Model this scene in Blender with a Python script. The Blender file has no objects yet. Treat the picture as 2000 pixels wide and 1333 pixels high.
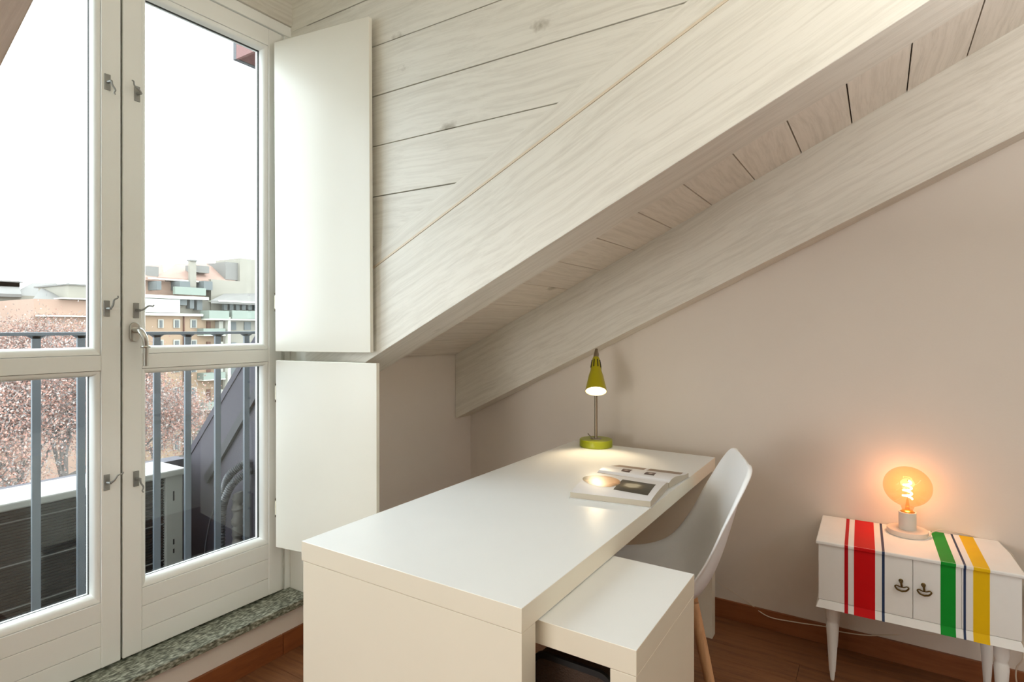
import bpy, bmesh, math, random
from mathutils import Vector, Matrix
random.seed(7)
PI = math.pi
C = bpy.context.scene.collection
S = bpy.context.scene

# ------------------------------------------------------------------ camera, world, lights, exposure
CAM_Z = 1.263; YAW = math.radians(32.53); FPX = 1126.8; HOR = 641.5
cd = bpy.data.cameras.new('camera'); cam = bpy.data.objects.new('camera', cd); C.objects.link(cam)
cam.location = (0, 0, CAM_Z); cam.rotation_euler = (PI/2, 0, YAW)
cd.sensor_fit = 'HORIZONTAL'; cd.sensor_width = 36.0; cd.lens = FPX/2000*36
cd.shift_y = -(666.5-HOR)/2000; cd.clip_start = 0.02; cd.clip_end = 500
S.camera = cam
S.view_settings.view_transform = 'Standard'; S.view_settings.look = 'None'
S.view_settings.gamma = 1; S.view_settings.exposure = 0.0
S.view_settings.use_curve_mapping = False
try:
    S.cycles.use_denoising = True; S.cycles.max_bounces = 10; S.cycles.transparent_max_bounces = 16
    S.cycles.diffuse_bounces = 6; S.cycles.sample_clamp_indirect = 6; S.cycles.caustics_reflective = False
except Exception: pass

w = bpy.data.worlds.new('overcast_sky'); S.world = w; w.use_nodes = True
wn = w.node_tree.nodes; wl = w.node_tree.links; wn.clear()
bg = wn.new('ShaderNodeBackground'); wo = wn.new('ShaderNodeOutputWorld')
bg.inputs[0].default_value = (0.84, 0.93, 1.0, 1); bg.inputs[1].default_value = 7.6
wl.new(bg.outputs[0], wo.inputs[0])

def lin(c):
    c = c/255
    return c/12.92 if c <= .04045 else ((c+.055)/1.055)**2.4
def rgb(r, g, b): return (lin(r), lin(g), lin(b), 1)

def area(name, loc, rot, sx, sy, power, col):
    l = bpy.data.lights.new(name, 'AREA'); l.shape = 'RECTANGLE'; l.size = sx; l.size_y = sy
    l.energy = power; l.color = col
    o = bpy.data.objects.new(name, l); C.objects.link(o); o.location = loc; o.rotation_euler = rot
    return o
# three fill lights added out of view
area('rear_fill_light', (-1.0, -2.7, 1.45), (math.radians(92), 0, math.radians(-10)), 1.1, 1.3, 25, (1.0, .93, .82))
area('left_fill_light', (-1.2, -1.3, .88), (math.radians(90), 0, math.radians(-62)), 1.3, .9, 28, (1.0, .99, .97))
area('upward_fill_light', (1.1, 0.8, 1.62), (math.radians(180), 0, 0), 0.5, 0.5, 50, (1.0, .97, .93))

# ------------------------------------------------------------------ materials
def mat(name, col, rough=.6, spec=.4, metal=0, bump=0, bscale=40, var=0, vscale=6, coat=0, stretch=(1,1,1)):
    m = bpy.data.materials.new(name); m.use_nodes = True
    nt = m.node_tree; n = nt.nodes; L = nt.links; b = n['Principled BSDF']
    b.inputs['Base Color'].default_value = col; b.inputs['Roughness'].default_value = rough
    b.inputs['Specular IOR Level'].default_value = spec; b.inputs['Metallic'].default_value = metal
    b.inputs['Coat Weight'].default_value = coat
    tc = n.new('ShaderNodeTexCoord'); mp = n.new('ShaderNodeMapping'); L.new(tc.outputs['Object'], mp.inputs[0])
    mp.inputs['Scale'].default_value = stretch
    if var or True:
        nz = n.new('ShaderNodeTexNoise'); nz.inputs['Scale'].default_value = vscale; nz.inputs['Detail'].default_value = 5
        L.new(mp.outputs[0], nz.inputs['Vector'])
        mx = n.new('ShaderNodeMix'); mx.data_type = 'RGBA'
        v = var if var else .02
        mx.inputs[6].default_value = tuple(c*(1-v) for c in col[:3])+(1,)
        mx.inputs[7].default_value = tuple(min(1, c*(1+v)) for c in col[:3])+(1,)
        L.new(nz.outputs['Fac'], mx.inputs[0]); L.new(mx.outputs[2], b.inputs['Base Color'])
    if bump:
        nb = n.new('ShaderNodeTexNoise'); nb.inputs['Scale'].default_value = bscale; nb.inputs['Detail'].default_value = 4
        L.new(mp.outputs[0], nb.inputs['Vector'])
        bp = n.new('ShaderNodeBump'); bp.inputs['Strength'].default_value = bump; bp.inputs['Distance'].default_value = .01
        L.new(nb.outputs['Fac'], bp.inputs['Height']); L.new(bp.outputs[0], b.inputs['Normal'])
    return m

def wood(name, col, dark, grain=(1.5, 26, 26), amount=.5, rough=.6, knots=0.0, knotcol=None, rot=(0,0,0), spec=.35, perob=0.0):
    """grain runs along local X (after rot)"""
    m = bpy.data.materials.new(name); m.use_nodes = True
    nt = m.node_tree; n = nt.nodes; L = nt.links; b = n['Principled BSDF']
    b.inputs['Roughness'].default_value = rough; b.inputs['Specular IOR Level'].default_value = spec
    tc = n.new('ShaderNodeTexCoord'); mp0 = n.new('ShaderNodeMapping'); mp0.inputs['Rotation'].default_value = rot
    L.new(tc.outputs['Object'], mp0.inputs[0])
    oi = n.new('ShaderNodeObjectInfo'); off = n.new('ShaderNodeVectorMath'); off.operation = 'MULTIPLY_ADD'
    comb = n.new('ShaderNodeCombineXYZ')
    for k in range(3): L.new(oi.outputs['Random'], comb.inputs[k])
    off.inputs[1].default_value = (17, 31, 23); L.new(comb.outputs[0], off.inputs[0]); L.new(mp0.outputs[0], off.inputs[2])
    mp = n.new('ShaderNodeMapping'); mp.inputs['Scale'].default_value = grain; L.new(off.outputs[0], mp.inputs[0])
    # warp
    nw = n.new('ShaderNodeTexNoise'); nw.inputs['Scale'].default_value = 2.2; L.new(off.outputs[0], nw.inputs['Vector'])
    ad = n.new('ShaderNodeVectorMath'); ad.operation = 'MULTIPLY_ADD'; ad.inputs[1].default_value = (1.2, 1.6, 1.6)
    L.new(nw.outputs['Color'], ad.inputs[0]); L.new(mp.outputs[0], ad.inputs[2])
    nz = n.new('ShaderNodeTexNoise'); nz.inputs['Scale'].default_value = 2.2; nz.inputs['Detail'].default_value = 10; nz.inputs['Roughness'].default_value = .72
    L.new(ad.outputs[0], nz.inputs['Vector'])
    cr = n.new('ShaderNodeValToRGB'); cr.color_ramp.elements[0].position = .34; cr.color_ramp.elements[1].position = .56
    L.new(nz.outputs['Fac'], cr.inputs[0])
    mx = n.new('ShaderNodeMix'); mx.data_type = 'RGBA'
    mx.inputs[6].default_value = tuple(c*(1-amount)+d*amount for c, d in zip(col[:3], dark[:3]))+(1,)
    mx.inputs[7].default_value = col
    L.new(cr.outputs[0], mx.inputs[0])
    out = mx.outputs[2]
    if perob:
        mo = n.new('ShaderNodeMix'); mo.data_type = 'RGBA'; mo.blend_type = 'MULTIPLY'
        mr = n.new('ShaderNodeMapRange'); mr.inputs[3].default_value = 1-perob; mr.inputs[4].default_value = 1.0
        L.new(oi.outputs['Random'], mr.inputs[0]); mo.inputs[0].default_value = 1
        L.new(out, mo.inputs[6]); L.new(mr.outputs[0], mo.inputs[7]); out = mo.outputs[2]
    if knots:
        kv = n.new('ShaderNodeTexVoronoi'); kv.inputs['Scale'].default_value = 1; kv.inputs['Randomness'].default_value = 1
        km = n.new('ShaderNodeMapping'); km.inputs['Scale'].default_value = (2.3, 4.2, 4.2); L.new(off.outputs[0], km.inputs[0])
        L.new(km.outputs[0], kv.inputs['Vector'])
        kr = n.new('ShaderNodeValToRGB'); kr.color_ramp.elements[0].position = .035; kr.color_ramp.elements[0].color = (1,1,1,1)
        kr.color_ramp.elements[1].position = .10; kr.color_ramp.elements[1].color = (0,0,0,1)
        nk = n.new('ShaderNodeTexNoise'); nk.inputs['Scale'].default_value = 60; L.new(off.outputs[0], nk.inputs['Vector'])
        ka = n.new('ShaderNodeMath'); ka.operation = 'MULTIPLY_ADD'; ka.inputs[1].default_value = .09
        L.new(nk.outputs['Fac'], ka.inputs[0]); L.new(kv.outputs['Distance'], ka.inputs[2])
        ks = n.new('ShaderNodeMath'); ks.operation = 'SUBTRACT'; ks.inputs[1].default_value = .045; L.new(ka.outputs[0], ks.inputs[0])
        L.new(ks.outputs[0], kr.inputs[0])
        kf = n.new('ShaderNodeMath'); kf.operation = 'MULTIPLY'; kf.inputs[1].default_value = knots; L.new(kr.outputs[0], kf.inputs[0])
        mk = n.new('ShaderNodeMix'); mk.data_type = 'RGBA'; mk.inputs[7].default_value = knotcol
        L.new(kf.outputs[0], mk.inputs[0]); L.new(out, mk.inputs[6]); out = mk.outputs[2]
    L.new(out, b.inputs['Base Color'])
    bp = n.new('ShaderNodeBump'); bp.inputs['Strength'].default_value = .12; bp.inputs['Distance'].default_value = .004
    L.new(nz.outputs['Fac'], bp.inputs['Height']); L.new(bp.outputs[0], b.inputs['Normal'])
    return m

def emit(name, col, s):
    m = bpy.data.materials.new(name); m.use_nodes = True; n = m.node_tree.nodes; n.clear()
    e = n.new('ShaderNodeEmission'); e.inputs[0].default_value = col; e.inputs[1].default_value = s
    o = n.new('ShaderNodeOutputMaterial'); m.node_tree.links.new(e.outputs[0], o.inputs[0]); return m

def thin_glass(name, tint, ior=1.45, gloss=1.0):
    m = bpy.data.materials.new(name); m.use_nodes = True; n = m.node_tree.nodes; L = m.node_tree.links; n.clear()
    t = n.new('ShaderNodeBsdfTransparent'); t.inputs[0].default_value = tint
    g = n.new('ShaderNodeBsdfGlossy'); g.inputs['Roughness'].default_value = 0.0
    f = n.new('ShaderNodeLayerWeight'); f.inputs['Blend'].default_value = .5
    pw = n.new('ShaderNodeMath'); pw.operation = 'POWER'; pw.inputs[1].default_value = 4.5; L.new(f.outputs['Facing'], pw.inputs[0])
    mu = n.new('ShaderNodeMath'); mu.operation = 'MULTIPLY_ADD'; mu.inputs[1].default_value = gloss; mu.inputs[2].default_value = ior; L.new(pw.outputs[0], mu.inputs[0])
    mx = n.new('ShaderNodeMixShader'); L.new(mu.outputs[0], mx.inputs[0]); L.new(t.outputs[0], mx.inputs[1]); L.new(g.outputs[0], mx.inputs[2])
    o = n.new('ShaderNodeOutputMaterial'); L.new(mx.outputs[0], o.inputs[0]); return m

M = {}
M['wall'] = mat('wall_paint', rgb(228, 220, 210), .85, .2, bump=.04, bscale=120)
M['reveal'] = mat('reveal_paint', rgb(228, 226, 216), .7, .3)
WW, WD = rgb(233, 230, 220), rgb(186, 180, 166)
M['ww_x'] = wood('whitewashed_board', WW, WD, (1.2, 30, 30), .38, .5, .75, rgb(150, 142, 124), perob=.03)
M['ww_y'] = wood('whitewashed_ceiling_board', rgb(238, 232, 222), WD, (1.2, 30, 30), .38, .55, .5, rgb(150, 142, 124), rot=(0, 0, PI/2), perob=.06)
M['ww_r'] = wood('whitewashed_rafter', WW, WD, (1.2, 30, 30), .40, .5, .8, rgb(150, 144, 126), rot=(0, math.atan(.4854), 0))
M['ww_end'] = wood('whitewashed_lining', rgb(214, 210, 198), WD, (1.2, 30, 30), .6, .6, rot=(0, 0, PI/2))
M['ww_trim'] = mat('cream_trim', rgb(222, 208, 186), .5, .4)
M['door'] = mat('cream_door_paint', rgb(240, 241, 236), .38, .45, bump=.02, bscale=60)
M['gap'] = mat('dark_gap', rgb(52, 50, 42), .8)
M['shutter'] = mat('cream_shutter_lacquer', rgb(232, 229, 217), .28, .5)
M['hinge'] = mat('painted_hinge', rgb(226, 220, 196), .4)
M['screw'] = mat('dark_screw', rgb(84, 70, 50), .5, metal=.5)
M['zinc'] = mat('dull_zinc', rgb(150, 150, 146), .45, .5, metal=.75, var=.15, vscale=60)
M['nickel'] = mat('satin_nickel', rgb(196, 194, 186), .28, .5, metal=.95)
M['granite'] = None
M['glass'] = thin_glass('window_glass', (.97, .985, .98, 1), .05, .9)
M['white'] = mat('white_laminate', rgb(238, 241, 241), .30, .5)
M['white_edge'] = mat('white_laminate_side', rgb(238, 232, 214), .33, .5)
M['chair'] = mat('white_plastic', rgb(248, 251, 255), .33, .5)
M['beech'] = wood('beech', rgb(206, 160, 118), rgb(160, 112, 74), (2, 30, 30), .5, .5, rot=(0, PI/2, 0))
M['floor'] = wood('parquet', rgb(146, 98, 64), rgb(92, 58, 36), (1.6, 22, 22), .7, .42, perob=.22, spec=.45)
M['floor_base'] = mat('floor_gap', rgb(48, 30, 20), .8)
M['skirting'] = wood('skirting_wood', rgb(150, 88, 50), rgb(110, 62, 34), (1.5, 18, 18), .5, .45, rot=(0, 0, PI/2), perob=.2)
M['skirting_x'] = wood('skirting_wood_far', rgb(150, 92, 56), rgb(110, 62, 34), (1.5, 18, 18), .5, .45, perob=.1)
M['green'] = mat('lime_green_enamel', rgb(176, 166, 12), .32, .5)
M['lining'] = mat('white_shade_lining', rgb(250, 246, 232), .5)
M['green_base'] = mat('lime_green_base', rgb(150, 158, 22), .35, .5)
M['steel'] = mat('brushed_steel', rgb(150, 140, 124), .35, .5, metal=.9)
M['black'] = mat('black_plastic', rgb(22, 22, 24), .5)
M['cab'] = mat('white_painted_wood', rgb(246, 248, 247), .5, .4, var=.04, vscale=14, bump=.05, bscale=50)
M['red'] = mat('red_paint', rgb(214, 18, 24), .5, .15, var=.06, vscale=20)
M['darkred'] = mat('crimson_paint', rgb(196, 20, 30), .5, .15)
M['blue'] = mat('navy_paint', rgb(40, 60, 96), .5, .3)
M['greenp'] = mat('green_paint', rgb(22, 152, 50), .5, .15, var=.06, vscale=20)
M['yellow'] = mat('yellow_paint', rgb(240, 196, 20), .5, .15, var=.04, vscale=20)
M['bronze'] = mat('aged_bronze', rgb(112, 92, 52), .4, .5, metal=.8, var=.3, vscale=200)
M['cord'] = mat('white_cord', rgb(224, 212, 196), .5)
M['lampbase'] = mat('white_lamp_base', rgb(226, 216, 204), .4, .4)
M['socket'] = mat('white_lamp_socket', rgb(220, 218, 212), .45, .4)
M['amber'] = thin_glass('amber_bulb_glass', (1.0, .83, .66, 1), .03, .5)
M['filament'] = emit('glowing_filament', (1.0, .66, .34, 1), 26)
M['bulb_inner'] = emit('glowing_bulb', (1.0, .80, .5, 1), 7)
M['brass'] = mat('brass_collar', rgb(220, 170, 90), .3, .5, metal=.9)
M['page'] = mat('book_paper', rgb(232, 232, 234), .4, .4)
M['pageside'] = mat('book_page_edges', rgb(200, 190, 172), .7, .2, bump=.3, bscale=300, stretch=(1, 1, 12))
M['cover'] = mat('book_cover', rgb(206, 204, 200), .4, .4)
M['mesh'] = mat('dark_brown_mesh', rgb(76, 60, 50), .6, .3, bump=.5, bscale=260, var=.25, vscale=300)

def granite():
    m = bpy.data.materials.new('grey_green_granite'); m.use_nodes = True; n = m.node_tree.nodes; L = m.node_tree.links
    b = n['Principled BSDF']; b.inputs['Roughness'].default_value = .45
    tc = n.new('ShaderNodeTexCoord'); mp = n.new('ShaderNodeMapping'); mp.inputs['Scale'].default_value = (1.5, .6, 1.5); L.new(tc.outputs['Object'], mp.inputs[0])
    nz = n.new('ShaderNodeTexNoise'); nz.inputs['Scale'].default_value = 90; nz.inputs['Detail'].default_value = 4; L.new(mp.outputs[0], nz.inputs['Vector'])
    cr = n.new('ShaderNodeValToRGB'); e = cr.color_ramp.elements
    e[0].position = .34; e[0].color = rgb(62, 66, 58); e[1].position = .68; e[1].color = rgb(196, 200, 186)
    k = e.new(.5); k.color = rgb(128, 132, 116); L.new(nz.outputs['Fac'], cr.inputs[0]); L.new(cr.outputs[0], b.inputs['Base Color'])
    return m
M['granite'] = granite()

# ------------------------------------------------------------------ mesh helpers
class MB:
    def __init__(s): s.v = []; s.f = []; s.mi = []
    def add(s, vs, fs, mi=0):
        o = len(s.v); s.v += [tuple(v) for v in vs]; s.f += [tuple(i+o for i in f) for f in fs]; s.mi += [mi]*len(fs); return s
    def box(s, x0, x1, y0, y1, z0, z1, mi=0, T=None):
        vs = [Vector((x, y, z)) for x in (x0, x1) for y in (y0, y1) for z in (z0, z1)]
        if T: vs = [T @ v for v in vs]
        return s.add(vs, [(0,1,3,2),(4,6,7,5),(0,4,5,1),(2,3,7,6),(0,2,6,4),(1,5,7,3)], mi)
    def prism(s, poly, a, b, axis='y', mi=0):
        """poly: 2-D points; extruded along axis from a to b. axis y: (x,z); x: (y,z); z: (x,y)"""
        def P(p, t):
            return {'y': (p[0], t, p[1]), 'x': (t, p[0], p[1]), 'z': (p[0], p[1], t)}[axis]
        n = len(poly); vs = [P(p, a) for p in poly]+[P(p, b) for p in poly]
        fs = [tuple(range(n)), tuple(range(2*n-1, n-1, -1))]+[(i, i+n, (i+1) % n+n, (i+1) % n) for i in range(n)]
        return s.add(vs, fs, mi)
    def lathe(s, prof, seg=28, T=None, mi=0, cap=True):
        """prof: (r,z) bottom to top about local z"""
        T = T or Matrix(); o = len(prof); vs = []; fs = []
        for r, z in prof:
            for k in range(seg):
                a = 2*PI*k/seg; vs.append(T @ Vector((r*math.cos(a), r*math.sin(a), z)))
        for i in range(o-1):
            for k in range(seg):
                k2 = (k+1) % seg; fs.append((i*seg+k, i*seg+k2, (i+1)*seg+k2, (i+1)*seg+k))
        if cap:
            if prof[0][0] > 1e-5: fs.append(tuple(range(seg-1, -1, -1)))
            if prof[-1][0] > 1e-5: fs.append(tuple((o-1)*seg+k for k in range(seg)))
        return s.add(vs, fs, mi)
    def tube(s, pts, r, seg=10, mi=0, ribs=None):
        pts = [Vector(p) for p in pts]; n = len(pts); vs = []; fs = []
        up = Vector((0, 0, 1)); prev = None
        for i, p in enumerate(pts):
            d = (pts[min(i+1, n-1)]-pts[max(i-1, 0)]).normalized()
            if prev is None:
                a = d.cross(up)
                if a.length < .1: a = d.cross(Vector((1, 0, 0)))
            else: a = prev - d*prev.dot(d)
            a.normalize(); b = d.cross(a); prev = a
            rr = r(i/(n-1)) if callable(r) else r
            for k in range(seg):
                t = 2*PI*k/seg; vs.append(p+a*rr*math.cos(t)+b*rr*math.sin(t))
        for i in range(n-1):
            for k in range(seg):
                k2 = (k+1) % seg; fs.append((i*seg+k, i*seg+k2, (i+1)*seg+k2, (i+1)*seg+k))
        fs += [tuple(range(seg-1, -1, -1)), tuple((n-1)*seg+k for k in range(seg))]
        return s.add(vs, fs, mi)
    def build(s, name, mats, parent=None, bevel=0, smooth=False, seg=2, origin=None, label=None, kind=None):
        me = bpy.data.meshes.new(name)
        O = Vector(origin) if origin is not None else Vector((0, 0, 0))
        me.from_pydata([tuple(Vector(v)-O) for v in s.v], [], s.f); me.validate(); me.update()
        bm = bmesh.new(); bm.from_mesh(me); bmesh.ops.recalc_face_normals(bm, faces=bm.faces); bm.to_mesh(me); bm.free()
        if not isinstance(mats, (list, tuple)): mats = [mats]
        for m in mats: me.materials.append(m)
        if len(mats) > 1 and len(me.polygons) == len(s.mi):
            for p, i in zip(me.polygons, s.mi): p.material_index = i
        if smooth:
            me.polygons.foreach_set('use_smooth', [True]*len(me.polygons))
            me.set_sharp_from_angle(angle=math.radians(38))
        o = bpy.data.objects.new(name, me); C.objects.link(o)
        o.location = O
        if parent is not None:
            o.parent = parent; o.location = O-parent.matrix_basis.translation if parent.rotation_euler.z == 0 else O
        if bevel:
            b = o.modifiers.new('bevel', 'BEVEL'); b.width = bevel; b.segments = seg; b.limit_method = 'ANGLE'; b.angle_limit = math.radians(40)
        if label: o['label'] = label
        if kind: o['kind'] = kind
        return o

def thing(name, label, cat, loc=(0, 0, 0), rotz=0, group=None, kind=None):
    o = bpy.data.objects.new(name, None); C.objects.link(o); o.location = loc; o.rotation_euler = (0, 0, rotz); o.empty_display_size = .05
    if label: o['label'] = label
    if cat: o['category'] = cat
    if group: o['group'] = group
    if kind: o['kind'] = kind
    return o
def tag(o, label=None, cat=None, group=None, kind=None):
    if label: o['label'] = label
    if cat: o['category'] = cat
    if group: o['group'] = group
    if kind: o['kind'] = kind
    return o
def clip(poly, a, b, c):
    """keep a*x+b*y+c>=0"""
    out = []
    for i, p in enumerate(poly):
        q = poly[(i+1) % len(poly)]; dp = a*p[0]+b*p[1]+c; dq = a*q[0]+b*q[1]+c
        if dp >= 0: out.append(p)
        if (dp >= 0) != (dq >= 0):
            t = dp/(dp-dq); out.append((p[0]+(q[0]-p[0])*t, p[1]+(q[1]-p[1])*t))
    return out
def bez(p, n=16):
    """Catmull-Rom through points"""
    p = [Vector(q) for q in p]; P = [p[0]*2-p[1]]+p+[p[-1]*2-p[-2]]; out = []
    for i in range(1, len(P)-2):
        for k in range(n):
            t = k/n; a, b, c, d = P[i-1:i+3]
            out.append(.5*((2*b)+(c-a)*t+(2*a-5*b+4*c-d)*t*t+(3*b-a-3*c+d)*t**3))
    out.append(p[-1]); return out

# ------------------------------------------------------------------ room shell
XW = -1.954      # window / knee wall plane
YG = 2.629       # gable wall plane
SL = .4854       # roof slope
YC = 1.520       # dormer cheek plane
YL = .223        # near cheek of the dormer
def zc(x): return 1.117+SL*(x-XW)          # ceiling boards
def zu(x): return 0.969+SL*(x-XW)          # underside of the rafters
XR = 4.0

MB().box(XW-.1, XR+.1, -3.1, YG+.1, -.12, -.006).build('floor', M['floor_base'], kind='structure')
floor = bpy.data.objects['floor']; floor['label'] = 'reddish brown parquet floor under the desk and painted cabinet'
random.seed(3)
meshes = {}
y = -.9; row = 0
while y < YG:
    wdt = .118; x = XW-random.random()*.9
    while x < 1.9:
        L_ = random.choice((.7, .9, 1.1)); a = max(x, XW); b = min(x+L_, 1.95)
        if b-a > .03:
            key = round(b-a, 3)
            if key not in meshes:
                o = MB().box(0, b-a-.0014, 0, min(wdt, YG-y)-.0012, -.006, 0).build('plank', M['floor'], floor); meshes[key] = o.data
                if y+wdt > YG: meshes.pop(key)
            else:
                o = bpy.data.objects.new('plank', meshes[key]); C.objects.link(o); o.parent = floor
            o.location = (a, y, 0)
        x += L_
    y += wdt; row += 1

# walls
g = MB().box(-2.2, XR+.1, YG, YG+.12, -.1, 3.7).build('wall_right', M['wall'], kind='structure'); g['label'] = 'warm beige wall behind the desk lamp and cabinet'
MB().box(-.990, XR, YG-.005, YG+.001, .0, 3.4).build('plaster_layer', M['wall'], g)
w_ = MB()
w_.box(XW-.14, XW, YC+.002, YG, -.1, zc(XW)+.02)               # knee wall right of the window
w_.box(XW-.14, XW, YL, YC+.002, -.1, .160)                     # below the sill
w_.box(XW-.14, XW, -3.1, YL, -.1, zc(XW)+.02)
wl_ = w_.build('wall_left', M['wall'], kind='structure'); wl_['label'] = 'low eaves wall below the sill and beside the shutters'
MB().box(XR, XR+.1, -3.1, YG+.1, -.1, 3.75).build('wall_rear', M['wall'], kind='structure')
MB().box(XW-.1, XR+.1, -3.2, -3.1, -.1, 3.75).build('wall_near', M['wall'], kind='structure')

# skirting boards: window side (two lengths with a joint), gable side
sk = thing('baseboard_left', 'brown wooden baseboard below the granite sill', None, kind='structure')
for a, b in ((-.9, .35), (.35, 1.4035), (1.405, YG-.018)):
    MB().box(XW, XW+.012, a, b-.0015, 0, .079).build('board', M['skirting'], sk, bevel=.0015)
sk = thing('baseboard_right', 'brown wooden baseboard running behind the painted cabinet', None, kind='structure')
for a, b in ((XW, -1.1), (-1.1, .9), (.9, 2.6)):
    MB().box(a, b-.0015, YG-.016, YG, 0, .079).build('board', M['skirting_x'], sk, bevel=.0015)

# ceiling: boards across the bay between the two rafters, further boards beyond
ceil = thing('ceiling', 'whitewashed sloping board ceiling between the two rafters', None, kind='structure')
MB().prism([(XW-.2, zc(XW-.2)+.03), (XR, zc(XR)+.03), (XR, zc(XR)+.09), (XW-.2, zc(XW-.2)+.09)], YC+.12, YG+.1).build('roof_deck', M['floor_base'], ceil)
MB().prism([(XW-.2, zc(XW-.2)+.03), (XR, zc(XR)+.03), (XR, zc(XR)+.09), (XW-.2, zc(XW-.2)+.09)], -3.1, YL-.03).build('roof_deck', M['floor_base'], ceil)
MB().prism([(1.6, zc(1.6)+.03), (XR, zc(XR)+.03), (XR, zc(XR)+.09), (1.6, zc(1.6)+.09)], YL-.03, YC+.12).build('roof_deck', M['floor_base'], ceil)
def cboard(x0, x1, y0, y1):
    o = MB().prism([(x0+.0022, zc(x0+.0022)), (x1-.0022, zc(x1-.0022)), (x1-.0022, zc(x1-.0022)+.024), (x0+.0022, zc(x0+.0022)+.024)], y0, y1).build('plank', M['ww_y'], ceil, origin=((x0+x1)/2, (y0+y1)/2, zc((x0+x1)/2)))
    return o
j = .249-.1684*13; k = 0
while j < XR-.2:
    if j+.1684 > XW-.01:
        cboard(max(j, XW-.01), j+.1684, 1.62, 2.56)
        cboard(max(j, XW-.01), j+.1684, -3.1, YL-.07)
        if j > 1.6: cboard(j, j+.1684, YL-.07, 1.62)
    j += .1684

# rafter beside the dormer: deep lined beam, its upper strip and trim line
rf = thing('trim_1', 'thick whitewashed rafter rising from the shutters to the top right', None, kind='structure')
XE = 3.9
def band(x0, x1, z0, z1, y0, y1, name, m, parent, bev=0, lab=None):
    # z0,z1 are offsets above the underside line
    return MB().prism([(x0, zu(x0)+z0), (x1, zu(x1)+z0), (x1, zu(x1)+z1), (x0, zu(x0)+z1)], y0, y1).build(name, m, parent, bevel=bev, label=lab)
band(XW, XE, 0, .325, YC-.008, 1.690, 'beam', M['ww_r'], rf, .002)
band(XW, XE, .3252, .333, YC-.0095, YC+.03, 'trim_strip', M['ww_trim'], rf)
band(XW, XE, .3345, .405, YC-.005, YC+.04, 'upper_strip', M['ww_r'], rf)
# second rafter against the gable wall
rf2 = thing('trim_2', 'lower whitewashed rafter running along the beige wall', None, kind='structure')
MB().prism([(XW+.001, .770), (XE, .770+.4835*(XE-XW)), (XE, zc(XE)+.02), (XW+.001, zc(XW)+.001)], 2.487, YG-.0005).build('beam', M['ww_r'], rf2, bevel=.002)
# near rafter of the dormer (upper left corner of the view)
rf3 = thing('trim_3', 'beige rafter edge crossing the top left corner of the window', None, kind='structure')
band(XW, XE, 0, .34, YL-.14, YL, 'beam', M['ww_r'], rf3, .002)

# dormer cheeks
chk = MB()
poly = [(-2.16, .16), (XW, .16), (XW, zu(XW)+.05), (1.95, zu(1.95)+.05), (1.95, 2.97), (-2.16, 2.97)]
chk.prism([(-2.16, .16), (XW, .16), (XW, 2.97), (-2.16, 2.97)], YC, YC+.12)
chk.prism([(XW, zu(XW)+.05), (1.95, zu(1.95)+.05), (1.95, 2.97), (XW, 2.97)], YC+.02, YC+.12)
cheek = chk.build('wall_dormer', M['reveal'], kind='structure'); cheek['label'] = 'horizontal whitewashed planks on the dormer side beside the shutters'
joints = [1.377, 1.562, 1.747, 1.9325, 2.117, 2.301, 2.485, 2.67, 2.855, 2.97]
for i in range(len(joints)-1):
    z0, z1 = joints[i]+.0018, joints[i+1]-.0018
    xs = -2.058
    p = [(xs, z0), (1.95, z0), (1.95, z1), (xs, z1)]
    p = clip(p, -SL, 1, -(zu(0)+.20))
    if len(p) >= 3:
        MB().prism(p, YC-.002+(.0006 if i % 2 else 0), YC+.019).build('plank', M['ww_x'], cheek, bevel=.0008, seg=1, origin=(-.5, YC, (z0+z1)/2))
cn = MB(); cn.prism([(-2.16, .16), (XW, .16), (XW, 2.97), (-2.16, 2.97)], YL-.12, YL)
cn.prism([(XW, zu(XW)+.05), (1.95, zu(1.95)+.05), (1.95, 2.97), (XW, 2.97)], YL-.12, YL-.01)
cn.build('wall_dormer_near', M['reveal'], kind='structure')
MB().box(-2.16, 1.97, YL-.12, YC+.12, 2.96, 3.02).build('ceiling_dormer', M['ww_x'], kind='structure')
# board lining above the door frame
lin_ = thing('trim_4', 'greyish wooden board lining above the balcony door frame', None, kind='structure')
for a, b in ((2.506, 2.66), (2.662, 2.81), (2.812, 2.96)):
    MB().box(-2.14, -2.044, YL, YC-.0005, a, b-.001).build('board', M['ww_end'], lin_, bevel=.001)

# granite sill
gs = MB().box(-2.13, -1.926, YL+.001, YC-.0005, .164, .191).box(XW+.0, -1.926, YC-.0005, YC+.16, .164, .191).build('window_sill', M['granite'], bevel=.003, kind='structure')
gs['label'] = 'grey green granite sill under the balcony door'

# ------------------------------------------------------------------ balcony door: frame and two leaves
FX = -2.050
fr = thing('window_frame', 'cream painted frame around the two balcony door leaves', None, kind='structure')
m_ = MB(); m_.box(-2.135, -2.066, 1.478, YC-.0005, .191, 2.5).build('jamb', M['door'], fr, bevel=.002)
MB().box(-2.075, -2.056, 1.492, YC-.0005, .191, 2.5).build('jamb_moulding', M['door'], fr, bevel=.003)
MB().box(-2.135, -2.066, YL, .268, .191, 2.5).build('jamb', M['door'], fr, bevel=.002)
MB().box(-2.135, -2.052, YL, YC+.012, 2.462, 2.5055).build('head', M['door'], fr, bevel=.003)
MB().box(-2.135, -2.075, YL, YC-.0005, .191, .196).build('threshold', M['gap'], fr)

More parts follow.
